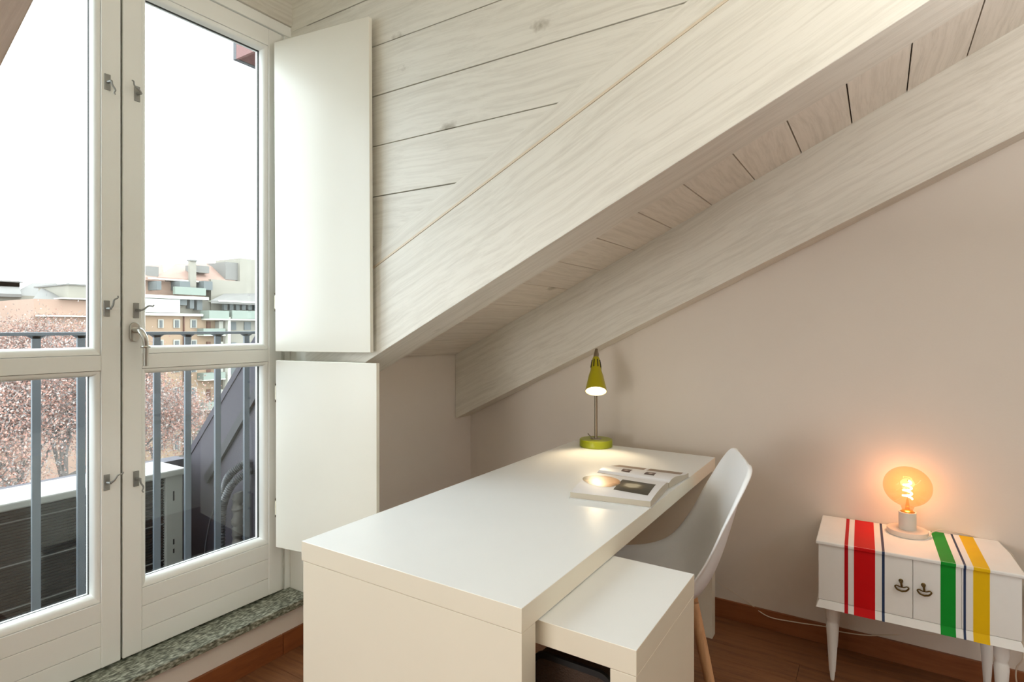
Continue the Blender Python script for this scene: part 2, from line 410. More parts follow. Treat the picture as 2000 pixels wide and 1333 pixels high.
def leaf(name, label, y0, y1, stl, str_, meet_right):
    """y0..y1 leaf edges, stl/str_ stile widths; meet_right True if right edge is the meeting edge"""
    t = thing(name, label, None, kind='structure')
    zb, zt = .199, 2.455; x0, x1 = FX-.066, FX
    ya, yb = y0+stl, y1-str_
    MB().box(x0, x1, y0, ya, zb, zt).build('stile', M['door'], t, bevel=.003)
    MB().box(x0, x1, yb, y1, zb, zt).build('stile', M['door'], t, bevel=.003)
    MB().box(x0, x1-.0012, ya, yb, 2.388, zt).build('top_rail', M['door'], t, bevel=.0015)
    MB().box(x0, x1-.0012, ya, yb, 1.130, 1.1785).build('middle_rail', M['door'], t, bevel=.0015)
    for a, b in ((zb, .2675), (.2675, .3445), (.3445, .4045)):
        MB().box(x0+.01, x1-.0016, ya, yb, a+.0006, b-.0006).build('panel_board', M['door'], t, bevel=.0016)
    for zlo, zhi in ((.4045, 1.130), (1.1785, 2.388)):
        # sloping glazing bead on four sides, mitred
        bd = MB(); w_, xi, xo = .019, FX-.036, FX-.0045
        g_ = .0013; o4 = [(ya+g_, zlo+g_), (yb-g_, zlo+g_), (yb-g_, zhi-g_), (ya+g_, zhi-g_)]; i4 = [(ya+w_, zlo+w_+.006), (yb-w_, zlo+w_+.006), (yb-w_, zhi-w_), (ya+w_, zhi-w_)]
        def lp_(t_): return [((a[0]*(1-t_)+b[0]*t_), (a[1]*(1-t_)+b[1]*t_)) for a, b in zip(o4, i4)]
        sec = [(xo, 0), (xo-.001, .25), (FX-.009, .62), (FX-.016, .86), (xi, 1.0)]
        for k in range(4):
            k2 = (k+1) % 4; A = []
            for xx, t_ in sec:
                q_ = lp_(t_); A += [(xx, *q_[k]), (xx, *q_[k2])]
            A += [(xi-.003, *o4[k]), (xi-.003, *o4[k2])]
            n2 = len(A)//2
            bd.add(A, [(2*q, 2*q+1, 2*q+3, 2*q+2) for q in range(n2-1)]+[(2*n2-2, 2*n2-1, 1, 0), tuple(range(0, 2*n2, 2)), tuple(range(2*n2-1, 0, -2))])
        bd.build('glazing_bead', M['door'], t, smooth=True)
        ob = MB()      # outer bead and dark spacer
        yi0, yi1, zi0, zi1 = ya+w_, yb-w_, zlo+w_+.004, zhi-w_
        for (a, b, c, d) in ((ya, yi0-.004, zlo, zhi), (yi1+.004, yb, zlo, zhi), (yi0-.004, yi1+.004, zlo, zi0-.004), (yi0-.004, yi1+.004, zi1+.004, zhi)):
            ob.box(x0, FX-.052, a, b, c, d)
        ob.build('outer_bead', M['door'], t)
        sp = MB()
        for (a, b, c, d) in ((ya, yi0-.001, zlo, zhi), (yi1+.001, yb, zlo, zhi), (yi0-.001, yi1+.001, zlo, zi0-.001), (yi0-.001, yi1+.001, zi1+.001, zhi)):
            sp.box(FX-.0505, FX-.0395, a, b, c, d)
        sp.build('glass_spacer', M['gap'], t)
        MB().box(FX-.0465, FX-.0425, ya+.004, yb-.004, zlo+.004, zhi-.004).build('glass_pane', M['glass'], t)
    return t
rl = leaf('door_1', 'right cream balcony door leaf with silver lever handle and zinc catches', .8905, 1.4735, .0575, .0585, False)
ll = leaf('door_2', 'left cream balcony door leaf cut off by the edge of the picture', .272, .8845, .0575, .0555, True)
MB().box(-2.10, -2.062, .8845, .8905, .199, 2.455).build('seal_strip', M['gap'], rl)

# lever handle on the right leaf
h = MB(); hz = 1.251; hy = .9225
hd = thing('x', None, None); bpy.data.objects.remove(hd)
ro = MB()
pr_ = []
for k in range(24):
    a = 2*PI*k/24; pr_.append((hy+.0145*math.cos(a), hz+.0145*math.sin(a)+(.017 if math.sin(a) > 0 else -.017)))
ro.prism(pr_, FX, FX+.009, 'x')
rose = ro.build('handle', M['nickel'], rl, bevel=.002, smooth=True, label='satin silver lever handle with ring collar')
lv = MB(); pts = bez([(FX+.005, hy, hz+.006), (FX+.038, hy+.001, hz+.004), (FX+.052, hy+.008, hz-.018), (FX+.052, hy+.012, hz-.05), (FX+.05, hy+.0125, hz-.11)], 10)
lv.tube(pts, lambda t: .0105-.003*t, 14); lv.build('lever', M['nickel'], rose, smooth=True)
rg = MB(); rg.lathe([(.006, -.0035), (.0135, -.0035), (.015, 0), (.0135, .0035), (.006, .0035)], 20, Matrix.Translation((FX+.052, hy+.0115, hz-.048))); rg.build('collar', M['nickel'], rose, smooth=True)

# zinc catches for the shutters
def catch(parent, y, z, ang, flip=1, wv=.017, hh=.05):
    c = MB().box(FX, FX+.003, y-wv/2, y+wv/2, z-hh/2, z+hh/2).build('catch_plate', M['zinc'], parent, bevel=.001)
    b = MB()
    p0 = Vector((FX+.003, y, z)); p1 = p0+Vector((.016, .004*flip, 0))
    b.tube([p0, p1], .0045, 10)
    d = Vector((.25, math.sin(ang), math.cos(ang))); d.normalize()
    n_ = Vector((0, math.cos(ang), -math.sin(ang)))
    ps = [p1, p1+d*.012+n_*.001, p1+d*.028-n_*.003, p1+d*.038+n_*.003, p1+d*.044+n_*.001]
    b.tube(bez(ps, 5), lambda t: .0032-.0012*t, 8)
    b.build('hook', M['zinc'], c, smooth=True)
R_ = math.radians
catch(ll, .846, 2.038, R_(170)); catch(rl, .932, 2.030, R_(-50))
catch(ll, .844, 1.325, R_(20)); catch(rl, .929, 1.321, R_(62))
catch(ll, .844, .778, R_(45)); catch(rl, .929, .771, R_(172))

# ------------------------------------------------------------------ shutters
def shutter(label, hx, hy, z0, z1, L_, roll, hinges):
    t = thing('shutter', label, 'shutter', (hx, hy, z0), R_(8.65), group=None)
    T = Matrix.Rotation(roll, 4, 'Y')
    pn = MB().box(0, L_, 0, .0175, 0, z1-z0, T=T).build('panel', M['shutter'], None, bevel=.0012, seg=1); pn.parent = t
    for hz_ in hinges:
        z = hz_-z0
        hm = MB(); hm.lathe([(.0048, -.026), (.0048, 0), (.0044, .0), (.0048, .001), (.0048, .026)], 12, Matrix.Translation((-.0045, .006, z)))
        hm.box(-.0055, -.001, .001, .012, z-.026, z+.026)
        hi = hm.build('hinge', M['hinge'], None, smooth=True); hi.parent = t
        for s_ in (-.033, .033):
            s2 = MB().lathe([(.0035, -.004), (.005, -.002), (.005, .002), (.0035, .004)], 10, Matrix.Translation((-.0045, .006, z+s_))).build('hinge_cap', M['screw'], None); s2.parent = hi
    return t
shutter('tall upper cream shutter panel folded against the plank wall', -2.002, 1.4105, 1.172, 2.388, .4585, R_(-.33), (2.186, 1.366))
shutter('shorter lower cream shutter panel whose foot reaches behind the desk', -2.0, 1.411, .403, 1.1365, .483, 0, (1.009, .556))

# ------------------------------------------------------------------ desk
DX0, DX1, DY0, DY1, DZ = -1.221, -.5735, .934, 2.46, .73
dk = thing('desk', 'long white laminate desk reaching from the foreground to the wall', 'desk', ((DX0+DX1)/2, (DY0+DY1)/2, 0), 0)
def part(mb, name, m, parent, **k):
    o = mb.build(name, m, None, **k); o.parent = parent
    o.matrix_parent_inverse = (Matrix.Translation(parent.location) @ parent.rotation_euler.to_matrix().to_4x4()).inverted(); return o
part(MB().box(DX0, DX1, DY0, DY1, .682, DZ), 'desktop', [M['white'], M['white_edge']], dk, bevel=.0012)
part(MB().box(DX0+.006, DX1-.0006, DY0+.0008, DY0+.053, 0, .6812), 'side_panel', M['white_edge'], dk, bevel=.001)
part(MB().box(DX0+.006, DX1-.0006, DY1-.048, DY1-.001, 0, .6812), 'side_panel', M['white_edge'], dk, bevel=.001)
part(MB().box(DX0+.03, DX0+.05, DY0+.053, DY1-.048, .33, .6812), 'back_panel', M['white_edge'], dk)
# pull-out return table
rt = thing('side_table', 'low white return table pulled out from under the desk', 'table', (-.6, 1.2, 0), 0)
RX1, RY0, RY1, RZ = -.3715, 1.0015, 1.388, .679
part(MB().box(-.98, RX1, RY0, RY1, RZ-.048, RZ), 'tabletop', [M['white'], M['white_edge']], rt, bevel=.001)
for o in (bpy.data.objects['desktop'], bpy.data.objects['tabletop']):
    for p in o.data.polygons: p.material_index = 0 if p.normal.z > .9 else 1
part(MB().box(-.423, RX1-.0006, RY0+.0006, RY1-.0006, 0, RZ-.0488), 'side_panel', M['white_edge'], rt, bevel=.001)
part(MB().box(-.98, -.93, RY0+.001, RY1-.001, 0, RZ-.0488), 'side_panel', M['white_edge'], rt, bevel=.001)
# dark mesh bin below the return table
bn = thing('wastebasket', 'dark brown mesh bin with black rim under the return table', 'bin', (-.54, 1.2, 0), 0)
def rrect(x0, x1, y0, y1, r, n=6):
    P_ = []
    for cx, cy, a0 in ((x1-r, y1-r, 0), (x0+r, y1-r, 90), (x0+r, y0+r, 180), (x1-r, y0+r, 270)):
        for k in range(n+1):
            a = R_(a0+90*k/n); P_.append((cx+r*math.cos(a), cy+r*math.sin(a)))
    return P_
def ring(mb, outer, inner, z0, z1):
    n = len(outer); vs = [(*p, z0) for p in outer]+[(*p, z1) for p in outer]+[(*p, z0) for p in inner]+[(*p, z1) for p in inner]; fs = []
    for i in range(n):
        j_ = (i+1) % n
        fs += [(i, j_, j_+n, i+n), (2*n+i, 3*n+i, 3*n+j_, 2*n+j_), (i+n, j_+n, j_+3*n, i+3*n), (i, i+2*n, j_+2*n, j_)]
    mb.add(vs, fs)
# an upright, round-cornered mesh screen: rounded in the vertical plane as the photo shows
def vr(x0, x1, z0, z1, r, n=8):
    P_ = [(x0, z0), (x1, z0)]
    for cx, cz, a0 in ((x1-r, z1-r, 0), (x0+r, z1-r, 90)):
        for k in range(n+1):
            a = R_(a0+90*k/n); P_.append((cx+r*math.cos(a), cz+r*math.sin(a)))
    return P_
part(MB().prism(vr(-.617, -.437, 0.01, .582, .03), 1.055, 1.30, 'y'), 'mesh_body', M['mesh'], bn)
rm = MB(); a_ = vr(-.621, -.433, 0.0, .588, .034); b_ = vr(-.612, -.442, .012, .576, .026)
n_ = len(a_)
for y0_, y1_ in ((1.046, 1.0545),):
    vs = [(p[0], y0_, p[1]) for p in a_]+[(p[0], y0_, p[1]) for p in b_]+[(p[0], y1_, p[1]) for p in a_]+[(p[0], y1_, p[1]) for p in b_]; fs = []
    for i in range(n_):
        j_ = (i+1) % n_
        fs += [(i, j_, n_+j_, n_+i), (2*n_+i, 3*n_+i, 3*n_+j_, 2*n_+j_), (i, 2*n_+i, 2*n_+j_, j_), (n_+i, n_+j_, 3*n_+j_, 3*n_+i)]
    rm.add(vs, fs)
part(rm, 'rim', M['black'], bn)

# ------------------------------------------------------------------ desk lamp
LX, LY = -1.081, 2.40
lp = thing('desk_lamp', 'lime green desk lamp with conical shade on steel stem', 'lamp', (LX, LY, DZ), 0)
def pl(mb, name, m, parent=lp, root=lp, **k):
    o = mb.build(name, m, None, **k); o.parent = parent; return o
pl(MB().lathe([(.071, 0), (.0735, .003), (.0735, .030), (.0715, .033), (.0, .0335)], 48), 'base', M['green_base'], smooth=True)
pl(MB().lathe([(.026, .0335), (.025, .036), (.008, .0365), (.006, .045)], 28), 'stem_flange', M['steel'], smooth=True)
pl(MB().tube([(0, 0, .034), (0, 0, .33)], .0068, 16), 'stem', M['steel'], smooth=True)
gp = bez([(0, 0, .30), (0, 0, .36), (-.002, .012, .40), (.004, .016, .425), (.012, .004, .43)], 6)
pl(MB().tube([(-.004, -.018, .0345), (-.03, -.014, .052), (-.034, -.012, .056)], .0022, 8), 'switch', M['steel'], smooth=True)
# shade: axis tilts towards the camera
cdv = Vector((.41, -.912, 0)); mdir = Vector((0, 0, -1))*math.cos(R_(31))+cdv*math.sin(R_(31))
TS = Matrix.Translation(cdv*.095+Vector((0, 0, .258))) @ Vector((0, 0, -1)).rotation_difference(mdir).to_matrix().to_4x4()
sh = [(.0475, .0), (.0465, .004), (.040, .035), (.032, .075), (.0245, .10), (.0235, .108), (.0205, .13), (.0165, .158), (.0135, .166), (.006, .168)]
sh_in = [(.0055, .16), (.013, .155), (.021, .105), (.030, .075), (.0385, .035), (.0455, .0)]
so = pl(MB().lathe(sh, 40, TS, cap=False), 'shade', M['green'], smooth=True)
sl_ = MB().lathe(sh_in[::-1], 40, TS, cap=False).build('shade_lining', M['lining'], None, smooth=True); sl_.parent = so
sr = MB()
for k in range(8):
    a = 2*PI*k/8
    sr.tube([TS @ Vector((.0242*math.cos(a), .0242*math.sin(a), .112)), TS @ Vector((.0185*math.cos(a), .0185*math.sin(a), .15))], .0022, 6)
s_ = sr.build('shade_rib', M['black'], None); s_.parent = so
pl(MB().tube([TS @ Vector((0, 0, .163)), TS @ Vector((0, .002, .19)), TS @ Vector((.0, .006, .212))], lambda t: .0125-.006*t, 14), 'neck', M['steel'], smooth=True)
pl(MB().tube(bez([TS @ Vector((0, .006, .208)), TS @ Vector((0, .022, .19)), (0, .004, .40), (0, 0, .36), (0, 0, .32)], 8), .0045, 10), 'gooseneck', M['steel'], smooth=True)
bl = MB().lathe([(.0, -.0), (.018, .004), (.026, .018), (.024, .034), (.014, .05), (.012, .062)], 24, TS @ Matrix.Translation((0, 0, .008)))
pl(bl, 'light_bulb', M['bulb_inner'], smooth=True)
ld = bpy.data.lights.new('desk_lamp_light', 'SPOT'); ld.energy = 4.5; ld.color = (1, .78, .5); ld.spot_size = R_(95); ld.spot_blend = .6; ld.shadow_soft_size = .02
lo = bpy.data.objects.new('desk_lamp_light', ld); C.objects.link(lo); lo.parent = lp
lo.matrix_local = TS @ Matrix.Translation((0, 0, .004))

# ------------------------------------------------------------------ open book
bk = thing('open_book', 'open art book with an oval and dark rectangular pictures on the desk', 'book', (-.72, 1.86, DZ), 0)
def quadgrid(fn, nu, nv):
    vs = [fn(i/nu, j_/nv) for j_ in range(nv+1) for i in range(nu+1)]
    fs = [(j_*(nu+1)+i, j_*(nu+1)+i+1, (j_+1)*(nu+1)+i+1, (j_+1)*(nu+1)+i) for j_ in range(nv) for i in range(nu)]
    return vs, fs
near = dict(a=Vector((-.817, 1.62)), b=Vector((-.572, 1.659)), c=Vector((-.592, 1.891)), d=Vector((-.858, 1.887)))
farp = dict(a=Vector((-.848, 1.893)), b=Vector((-.589, 1.891)), c=Vector((-.574, 2.066)), d=Vector((-.832, 2.052)))
def zn(v):   # height of the near page from its outer edge (0) to the gutter (1)
    return .7500+.006*math.sin(PI*min(1, v*1.0))**.8+.004*v if v < .93 else .754-.004*(v-.93)/.07
def zf(v):
    return .7535+.012*math.sin(PI*min(1, v*1.25+.0))*(1-v) - .006*v if v > .06 else .750+.0035*v/.06
def page(Q, zf_, u, v):
    p = Q['a'].lerp(Q['b'], u).lerp(Q['d'].lerp(Q['c'], u), v); return (p.x, p.y, zf_(v))
def block(Q, zf_, name):
    top, f = quadgrid(lambda u, v: page(Q, zf_, u, v), 6, 24); n = len(top); mb = MB()
    mb.add(top, f, 0); botv = [(p[0], p[1], .7335) for p in top]; mb.add(botv, [tuple(reversed(q)) for q in f], 0)
    nu, nv = 6, 24; ed = [i for i in range(nu)]
    for i in range(nu):
        mb.f += [(i, i+1, n+i+1, n+i), (nv*(nu+1)+i+1, nv*(nu+1)+i, n+nv*(nu+1)+i, n+nv*(nu+1)+i+1)]; mb.mi += [1, 1]
    for j_ in range(nv):
        a = j_*(nu+1); b = (j_+1)*(nu+1)
        mb.f += [(b, a, n+a, n+b), (a+nu, b+nu, n+b+nu, n+a+nu)]; mb.mi += [1, 1]
    o = mb.build(name, [M['page'], M['pageside']], None); o.parent = bk; o.matrix_parent_inverse = Matrix.Translation(bk.location).inverted(); return o
b1 = block(near, zn, 'page_block'); b2 = block(farp, zf, 'page_block')
cv = MB()
for Q in (near, farp):
    ctr = (Q['a']+Q['b']+Q['c']+Q['d'])/4; pts_ = [ctr+(Q[k_]-ctr)*1.025 for k_ in 'abcd']
    cv.prism([(p.x, p.y) for p in pts_], .7302, .7332, 'z')
part(cv, 'cover', M['cover'], bk)
def picmat(name, kind):
    m = bpy.data.materials.new(name); m.use_nodes = True; n = m.node_tree.nodes; L = m.node_tree.links; b = n['Principled BSDF']; b.inputs['Roughness'].default_value = .3
    tc = n.new('ShaderNodeTexCoord'); nz = n.new('ShaderNodeTexNoise'); nz.inputs['Scale'].default_value = 5 if kind != 's' else 9; nz.inputs['Detail'].default_value = 5
    L.new(tc.outputs['Generated'], nz.inputs['Vector'])
    gr = n.new('ShaderNodeTexGradient'); gr.gradient_type = 'SPHERICAL'; mp = n.new('ShaderNodeMapping')
    c_ = {'oval': (-.58, -.52, 0), 'rect': (-.42, -.55, 0), 's': (-.5, -.5, 0)}[kind]; sc = {'oval': (1.9, 1.3, 0), 'rect': (2.6, 2.6, 0), 's': (3, 3, 0)}[kind]
    mp.inputs['Location'].default_value = tuple(a*b_ for a, b_ in zip(c_, sc)); mp.inputs['Scale'].default_value = sc
    L.new(tc.outputs['Generated'], mp.inputs[0]); L.new(mp.outputs[0], gr.inputs[0])
    ad = n.new('ShaderNodeMath'); ad.operation = 'MULTIPLY_ADD'; ad.inputs[1].default_value = .45; L.new(nz.outputs['Fac'], ad.inputs[0]); L.new(gr.outputs['Fac'], ad.inputs[2])
    cr = n.new('ShaderNodeValToRGB'); e = cr.color_ramp.elements; L.new(ad.outputs[0], cr.inputs[0])
    ramp = {'oval': [(.2, (58, 58, 40)), (.4, (120, 100, 66)), (.55, (214, 150, 96)), (.8, (250, 196, 140))],
            'rect': [(.25, (44, 42, 34)), (.42, (70, 62, 44)), (.6, (104, 92, 64)), (.85, (206, 196, 170))],
            's': [(.3, (74, 52, 50)), (.6, (98, 70, 66)), (.75, (170, 150, 146)), (.95, (200, 190, 186))]}[kind]
    e[0].position, e[0].color = ramp[0][0], rgb(*ramp[0][1]); e[1].position, e[1].color = ramp[-1][0], rgb(*ramp[-1][1])
    for p_, c__ in ramp[1:-1]: q = e.new(p_); q.color = rgb(*c__)
    L.new(cr.outputs[0], b.inputs['Base Color']); return m
def inv(Q, pt):
    # least-squares inverse of the bilinear map
    u = v = .5
    for _ in range(20):
        p = Q['a'].lerp(Q['b'], u).lerp(Q['d'].lerp(Q['c'], u), v); du = (Q['b']-Q['a']).lerp(Q['c']-Q['d'], v); dv = Q['d'].lerp(Q['c'], u)-Q['a'].lerp(Q['b'], u)
        r = Vector(pt)-p; det = du.x*dv.y-du.y*dv.x; u += (r.x*dv.y-r.y*dv.x)/det; v += (du.x*r.y-du.y*r.x)/det
    return u, v
def decal(Q, zf_, corners, m, name, oval=False, parent=None):
    uv = [inv(Q, c_) for c_ in corners]
    def fn(s, t):
        u = (uv[0][0]*(1-s)+uv[1][0]*s)*(1-t)+(uv[3][0]*(1-s)+uv[2][0]*s)*t
        v = (uv[0][1]*(1-s)+uv[1][1]*s)*(1-t)+(uv[3][1]*(1-s)+uv[2][1]*s)*t
        p = page(Q, zf_, u, v); return (p[0], p[1], p[2]+.0004)
    mb = MB()
    if oval:
        vs = [fn(.5, .5)]; fs = []
        R2 = 5; K = 36
        for r_ in range(1, R2+1):
            for k in range(K):
                a = 2*PI*k/K; vs.append(fn(.5+.5*r_/R2*math.cos(a), .5+.5*r_/R2*math.sin(a)))
        for k in range(K): fs.append((0, 1+k, 1+(k+1) % K))
        for r_ in range(R2-1):
            for k in range(K):
                a0 = 1+r_*K; a1 = 1+(r_+1)*K; fs.append((a0+k, a1+k, a1+(k+1) % K, a0+(k+1) % K))
        mb.add(vs, fs)
    else:
        vs, fs = quadgrid(fn, 6, 6); mb.add(vs, fs)
    o = mb.build(name, m, None); o.parent = parent
decal(near, zn, [(-.838, 1.715), (-.697, 1.700), (-.727, 1.838), (-.852, 1.832)], picmat('oval_picture', 'oval'), 'picture', True, b1)
decal(near, zn, [(-.707, 1.700), (-.595, 1.699), (-.609, 1.818), (-.724, 1.822)], picmat('dark_picture', 'rect'), 'picture', False, b1)
pm = picmat('small_picture', 's')
decal(farp, zf, [(-.769, 1.920), (-.738, 1.918), (-.743, 1.966), (-.778, 1.966)], pm, 'picture', False, b2)
decal(farp, zf, [(-.687, 1.922), (-.651, 1.922), (-.657, 1.970), (-.691, 1.969)], pm, 'picture', False, b2)
st = mat('brown_page_strip', rgb(150, 132, 118), .5)
decal(farp, zf, [(-.846, 2.010), (-.722, 2.014), (-.722, 2.052), (-.825, 2.048)], st, 'picture', False, b2)
decal(farp, zf, [(-.712, 2.014), (-.590, 2.020), (-.590, 2.060), (-.708, 2.054)], st, 'picture', False, b2)

# ------------------------------------------------------------------ chair (moulded bucket on wooden legs)
ch = thing('shell_chair', 'white moulded plastic shell chair on wooden legs behind return table', 'chair', (-.56, 1.90, 0), 0)
th_ = R_(20); CF = Vector((-math.cos(th_), -math.sin(th_), 0)); CS = Vector((math.sin(th_), -math.cos(th_), 0)); CO = Vector((-.476, 1.925, 0))
#       centre (a,z)     rim (a,z)        half width
rows = [((-.112, .850), (-.108, .850), .105), ((-.109, .846), (-.104, .847), .150), ((-.104, .835), (-.095, .836), .183),
        ((-.094, .81), (-.070, .795), .206), ((-.080, .76), (-.042, .745), .219), ((-.066, .70), (-.016, .70), .228),
        ((-.050, .64), (.006, .655), .234), ((-.032, .58), (.030, .605), .239), ((-.010, .52), (.058, .56), .242),
        ((.020, .465), (.088, .517), .243), ((.055, .432), (.125, .483), .243), ((.10, .418), (.175, .462), .242),
        ((.15, .412), (.225, .452), .240), ((.20, .412), (.265, .449), .236), ((.26, .420), (.300, .446), .228),
        ((.31, .424), (.325, .440), .213), ((.345, .418), (.345, .428), .188), ((.362, .405), (.358, .410), .158)]
NV = 28; vs = []; fs = []
for (c_, r_, hw) in rows:
    for k in range(NV+1):
        v = -1+2*k/NV; q = abs(v)**3.0
        a = c_[0]+(r_[0]-c_[0])*q; z = c_[1]+(r_[1]-c_[1])*q
        lat = hw*math.sin(v*PI/2*.80)/math.sin(PI/2*.80)
        if k in (0, NV): a -= .010; lat *= 1.03; z -= .002
        p = CO+CF*a+CS*lat; vs.append((p.x, p.y, z))
for j_ in range(len(rows)-1):
    for k in range(NV):
        a = j_*(NV+1)+k; fs.append((a, a+1, a+NV+2, a+NV+1))
so = MB().add(vs, fs).build('seat_shell', M['chair'], None)
so.parent = ch; so.matrix_parent_inverse = Matrix.Translation(ch.location).inverted()
so.data.polygons.foreach_set('use_smooth', [True]*len(so.data.polygons))
m1 = so.modifiers.new('solid', 'SOLIDIFY'); m1.thickness = .008; m1.offset = 0
m2 = so.modifiers.new('sub', 'SUBSURF'); m2.levels = 2; m2.render_levels = 2
def cl(a, s, z): p = CO+CF*a+CS*s; return Vector((p.x, p.y, z))
for (ta, ts, fa, fs_) in ((.05, .095, -.035, .205), (.05, -.095, -.035, -.205), (.20, .085, .30, .20), (.20, -.085, .30, -.20)):
    top = cl(ta, ts, .405); foot = cl(fa, fs_, 0)
    lg = MB().tube([top, top.lerp(foot, .3), top.lerp(foot, .6), foot], lambda t: .019-.008*t if t > .25 else .017+.002*t/.25, 16)
    part(lg, 'leg', M['beech'], ch, smooth=True)
fm = MB()
for ss in (1, -1): fm.tube([cl(.06, ss*.085, .385), cl(.20, ss*.085, .385)], .006, 8)
for sa in (.06, .20): fm.tube([cl(sa, -.085, .385), cl(sa, .085, .385)], .006, 8)
fm.tube([cl(.07, .10, .36), cl(.19, -.08, .36)], .004, 8).tube([cl(.07, -.10, .36), cl(.19, .08, .36)], .004, 8)
part(fm, 'frame', M['black'], ch, smooth=True)

# ------------------------------------------------------------------ painted cabinet
CX, CY, CRZ = .0905, 2.2955, R_(1.3)
cb = thing('cabinet', 'small white cabinet with painted red, green and yellow stripes', 'cabinet', (CX, CY, 0), CRZ)
HW = .275; DP = .31
def cp(mb, name, m, parent=cb, **k):
    o = mb.build(name, m, None, **k); o.parent = parent
    return o
TOP = .517
# carcass (x across, y depth from the front face, z up); local origin at the front centre
DP = .322
body = cp(MB().box(-HW+.006, HW-.006, .012, DP-.006, .311, TOP-.0122), 'body', M['cab'], bevel=.003)
tp = [(-HW-.006, -.005), (HW+.006, -.005), (HW+.007, .0), (HW+.004, .20), (HW-.008, DP), (-HW-.002, DP), (-HW-.006, .0)]
top = cp(MB().prism(tp, TOP-.012, TOP, 'z'), 'top_board', M['cab'], bevel=.0035, seg=3)
fl = MB(); fl.add([(-HW+.004, .004, .3105), (HW-.004, .004, .3105), (HW-.004, DP-.006, .3105), (-HW+.004, DP-.006, .3105), (-HW-.006, -.006, .284), (HW+.006, -.006, .284), (HW+.006, DP-.004, .284), (-HW-.006, DP-.004, .284)],
     [(0, 1, 2, 3), (7, 6, 5, 4), (0, 4, 5, 1), (1, 5, 6, 2), (2, 6, 7, 3), (3, 7, 4, 0)])
plinth = cp(fl, 'plinth', M['cab'], bevel=.0012)
for a, b in ((-HW+.002, -.1312), (.1278, HW-.002)): cp(MB().box(a, b, .003, .0125, .3118, TOP-.0128), 'front_panel', M['cab'], bevel=.0015)
doors = [cp(MB().box(a, b, .0024, .0125, .3118, TOP-.0128), 'door', M['cab'], bevel=.0012) for a, b in ((-.1302, -.0004), (.0010, .1268))]
stripes = [(-.1938, -.1829, 'darkred', 'narrow crimson painted stripe'), (-.1655, -.1042, 'red', 'wide red painted stripe'), (-.0850, -.0772, 'blue', 'thin navy stripe beside the red one'),
           (.0732, .1124, 'greenp', 'green painted stripe'), (.1317, .1380, 'blue', 'thin navy stripe between green and yellow'), (.156, .1965, 'yellow', 'yellow painted stripe')]
prof = [(DP-.004, TOP+.0003), (.0, TOP+.0003), (-.0032, TOP-.0004), (-.0052, TOP-.0022), (-.0054, TOP-.0095), (-.0040, TOP-.0118), (.0021, TOP-.0122), (.0021, .3112), (.0034, .3106), (-.0066, .2838)]
for a, b, c_, lab in stripes:
    mb = MB(); n_ = len(prof)
    th = []
    for k, p in enumerate(prof):
        q0 = prof[max(0, k-1)]; q1 = prof[min(n_-1, k+1)]; d = Vector((q1[0]-q0[0], q1[1]-q0[1])).normalized(); th.append((p[0]+d.y*-.0010*-1*-1, p[1]+d.x*.0010))
    vs = []
    for x_ in (a, b):
        vs += [(x_, p[0], p[1]) for p in prof]
    inn = [(p[0]+.0011 if k >= 2 else p[0], p[1]-.0009 if k < 4 else p[1]) for k, p in enumerate(prof)]
    for x_ in (a, b): vs += [(x_, p[0], p[1]) for p in inn]
    fs = []
    for k in range(n_-1):
        fs += [(k, k+1, n_+k+1, n_+k), (2*n_+k, 3*n_+k, 3*n_+k+1, 2*n_+k+1), (k, 2*n_+k, 2*n_+k+1, k+1), (n_+k, n_+k+1, 3*n_+k+1, 3*n_+k)]
    fs += [(0, n_, 3*n_, 2*n_), (n_-1, 3*n_-1, 4*n_-1, 2*n_-1)]
    mb.add(vs, fs); cp(mb, 'stripe', M[c_], label=lab)
# drop handles
for d_, hx_ in zip(doors, (-.0303, .0303)):
    mb = MB(); T = Matrix.Translation((hx_-.002, .0024, .429)) @ Matrix.Rotation(PI/2, 4, 'X')
    mb.lathe([(.0062, 0), (.0065, .002), (.0035, .004), (.0030, .011), (.0050, .013), (.004, .0165), (0, .017)], 14, T)
    hb = mb.build('handle', M['bronze'], None, smooth=True, label='aged bronze drop handle'); hb.parent = cb
    hb2 = MB(); yb_ = -.011
    hb2.tube([(hx_-.002, yb_, .429), (hx_-.001, yb_-.001, .421), (hx_, yb_, .412)], lambda t: .0032+.0012*math.sin(PI*t*2)**2, 8)
    P_ = [(-.001, .4115), (-.007, .4125), (-.0135, .4155), (-.0185, .4125), (-.0165, .407), (-.011, .4015), (-.004, .3995), (0, .3985), (.004, .3995), (.011, .4015), (.0165, .407), (.0185, .4125), (.0135, .4155), (.007, .4125), (.001, .4115)]
    hb2.tube(bez([(hx_+x_, yb_+.002, z_) for x_, z_ in P_], 4), lambda t: .0019+.0010*math.sin(PI*t)**2, 7)
    b_ = hb2.build('bail', M['bronze'], None, smooth=True); b_.parent = hb
LP = [(.0055, 0), (.0065, .004), (.0088, .030), (.0100, .031), (.0105, .036), (.0150, .11), (.0190, .175), (.0200, .190), (.0185, .202), (.0160, .208), (.0155, .213), (.0185, .222), (.0200, .234), (.0200, .262), (.0195, .286)]
for lx_, ly_ in ((-.2330, .075), (.2345, .065), (-.2320, .265), (.2275, .262)):
    cp(MB().lathe(LP, 26, Matrix.Translation((lx_, ly_, 0))), 'leg', M['cab'], smooth=True)

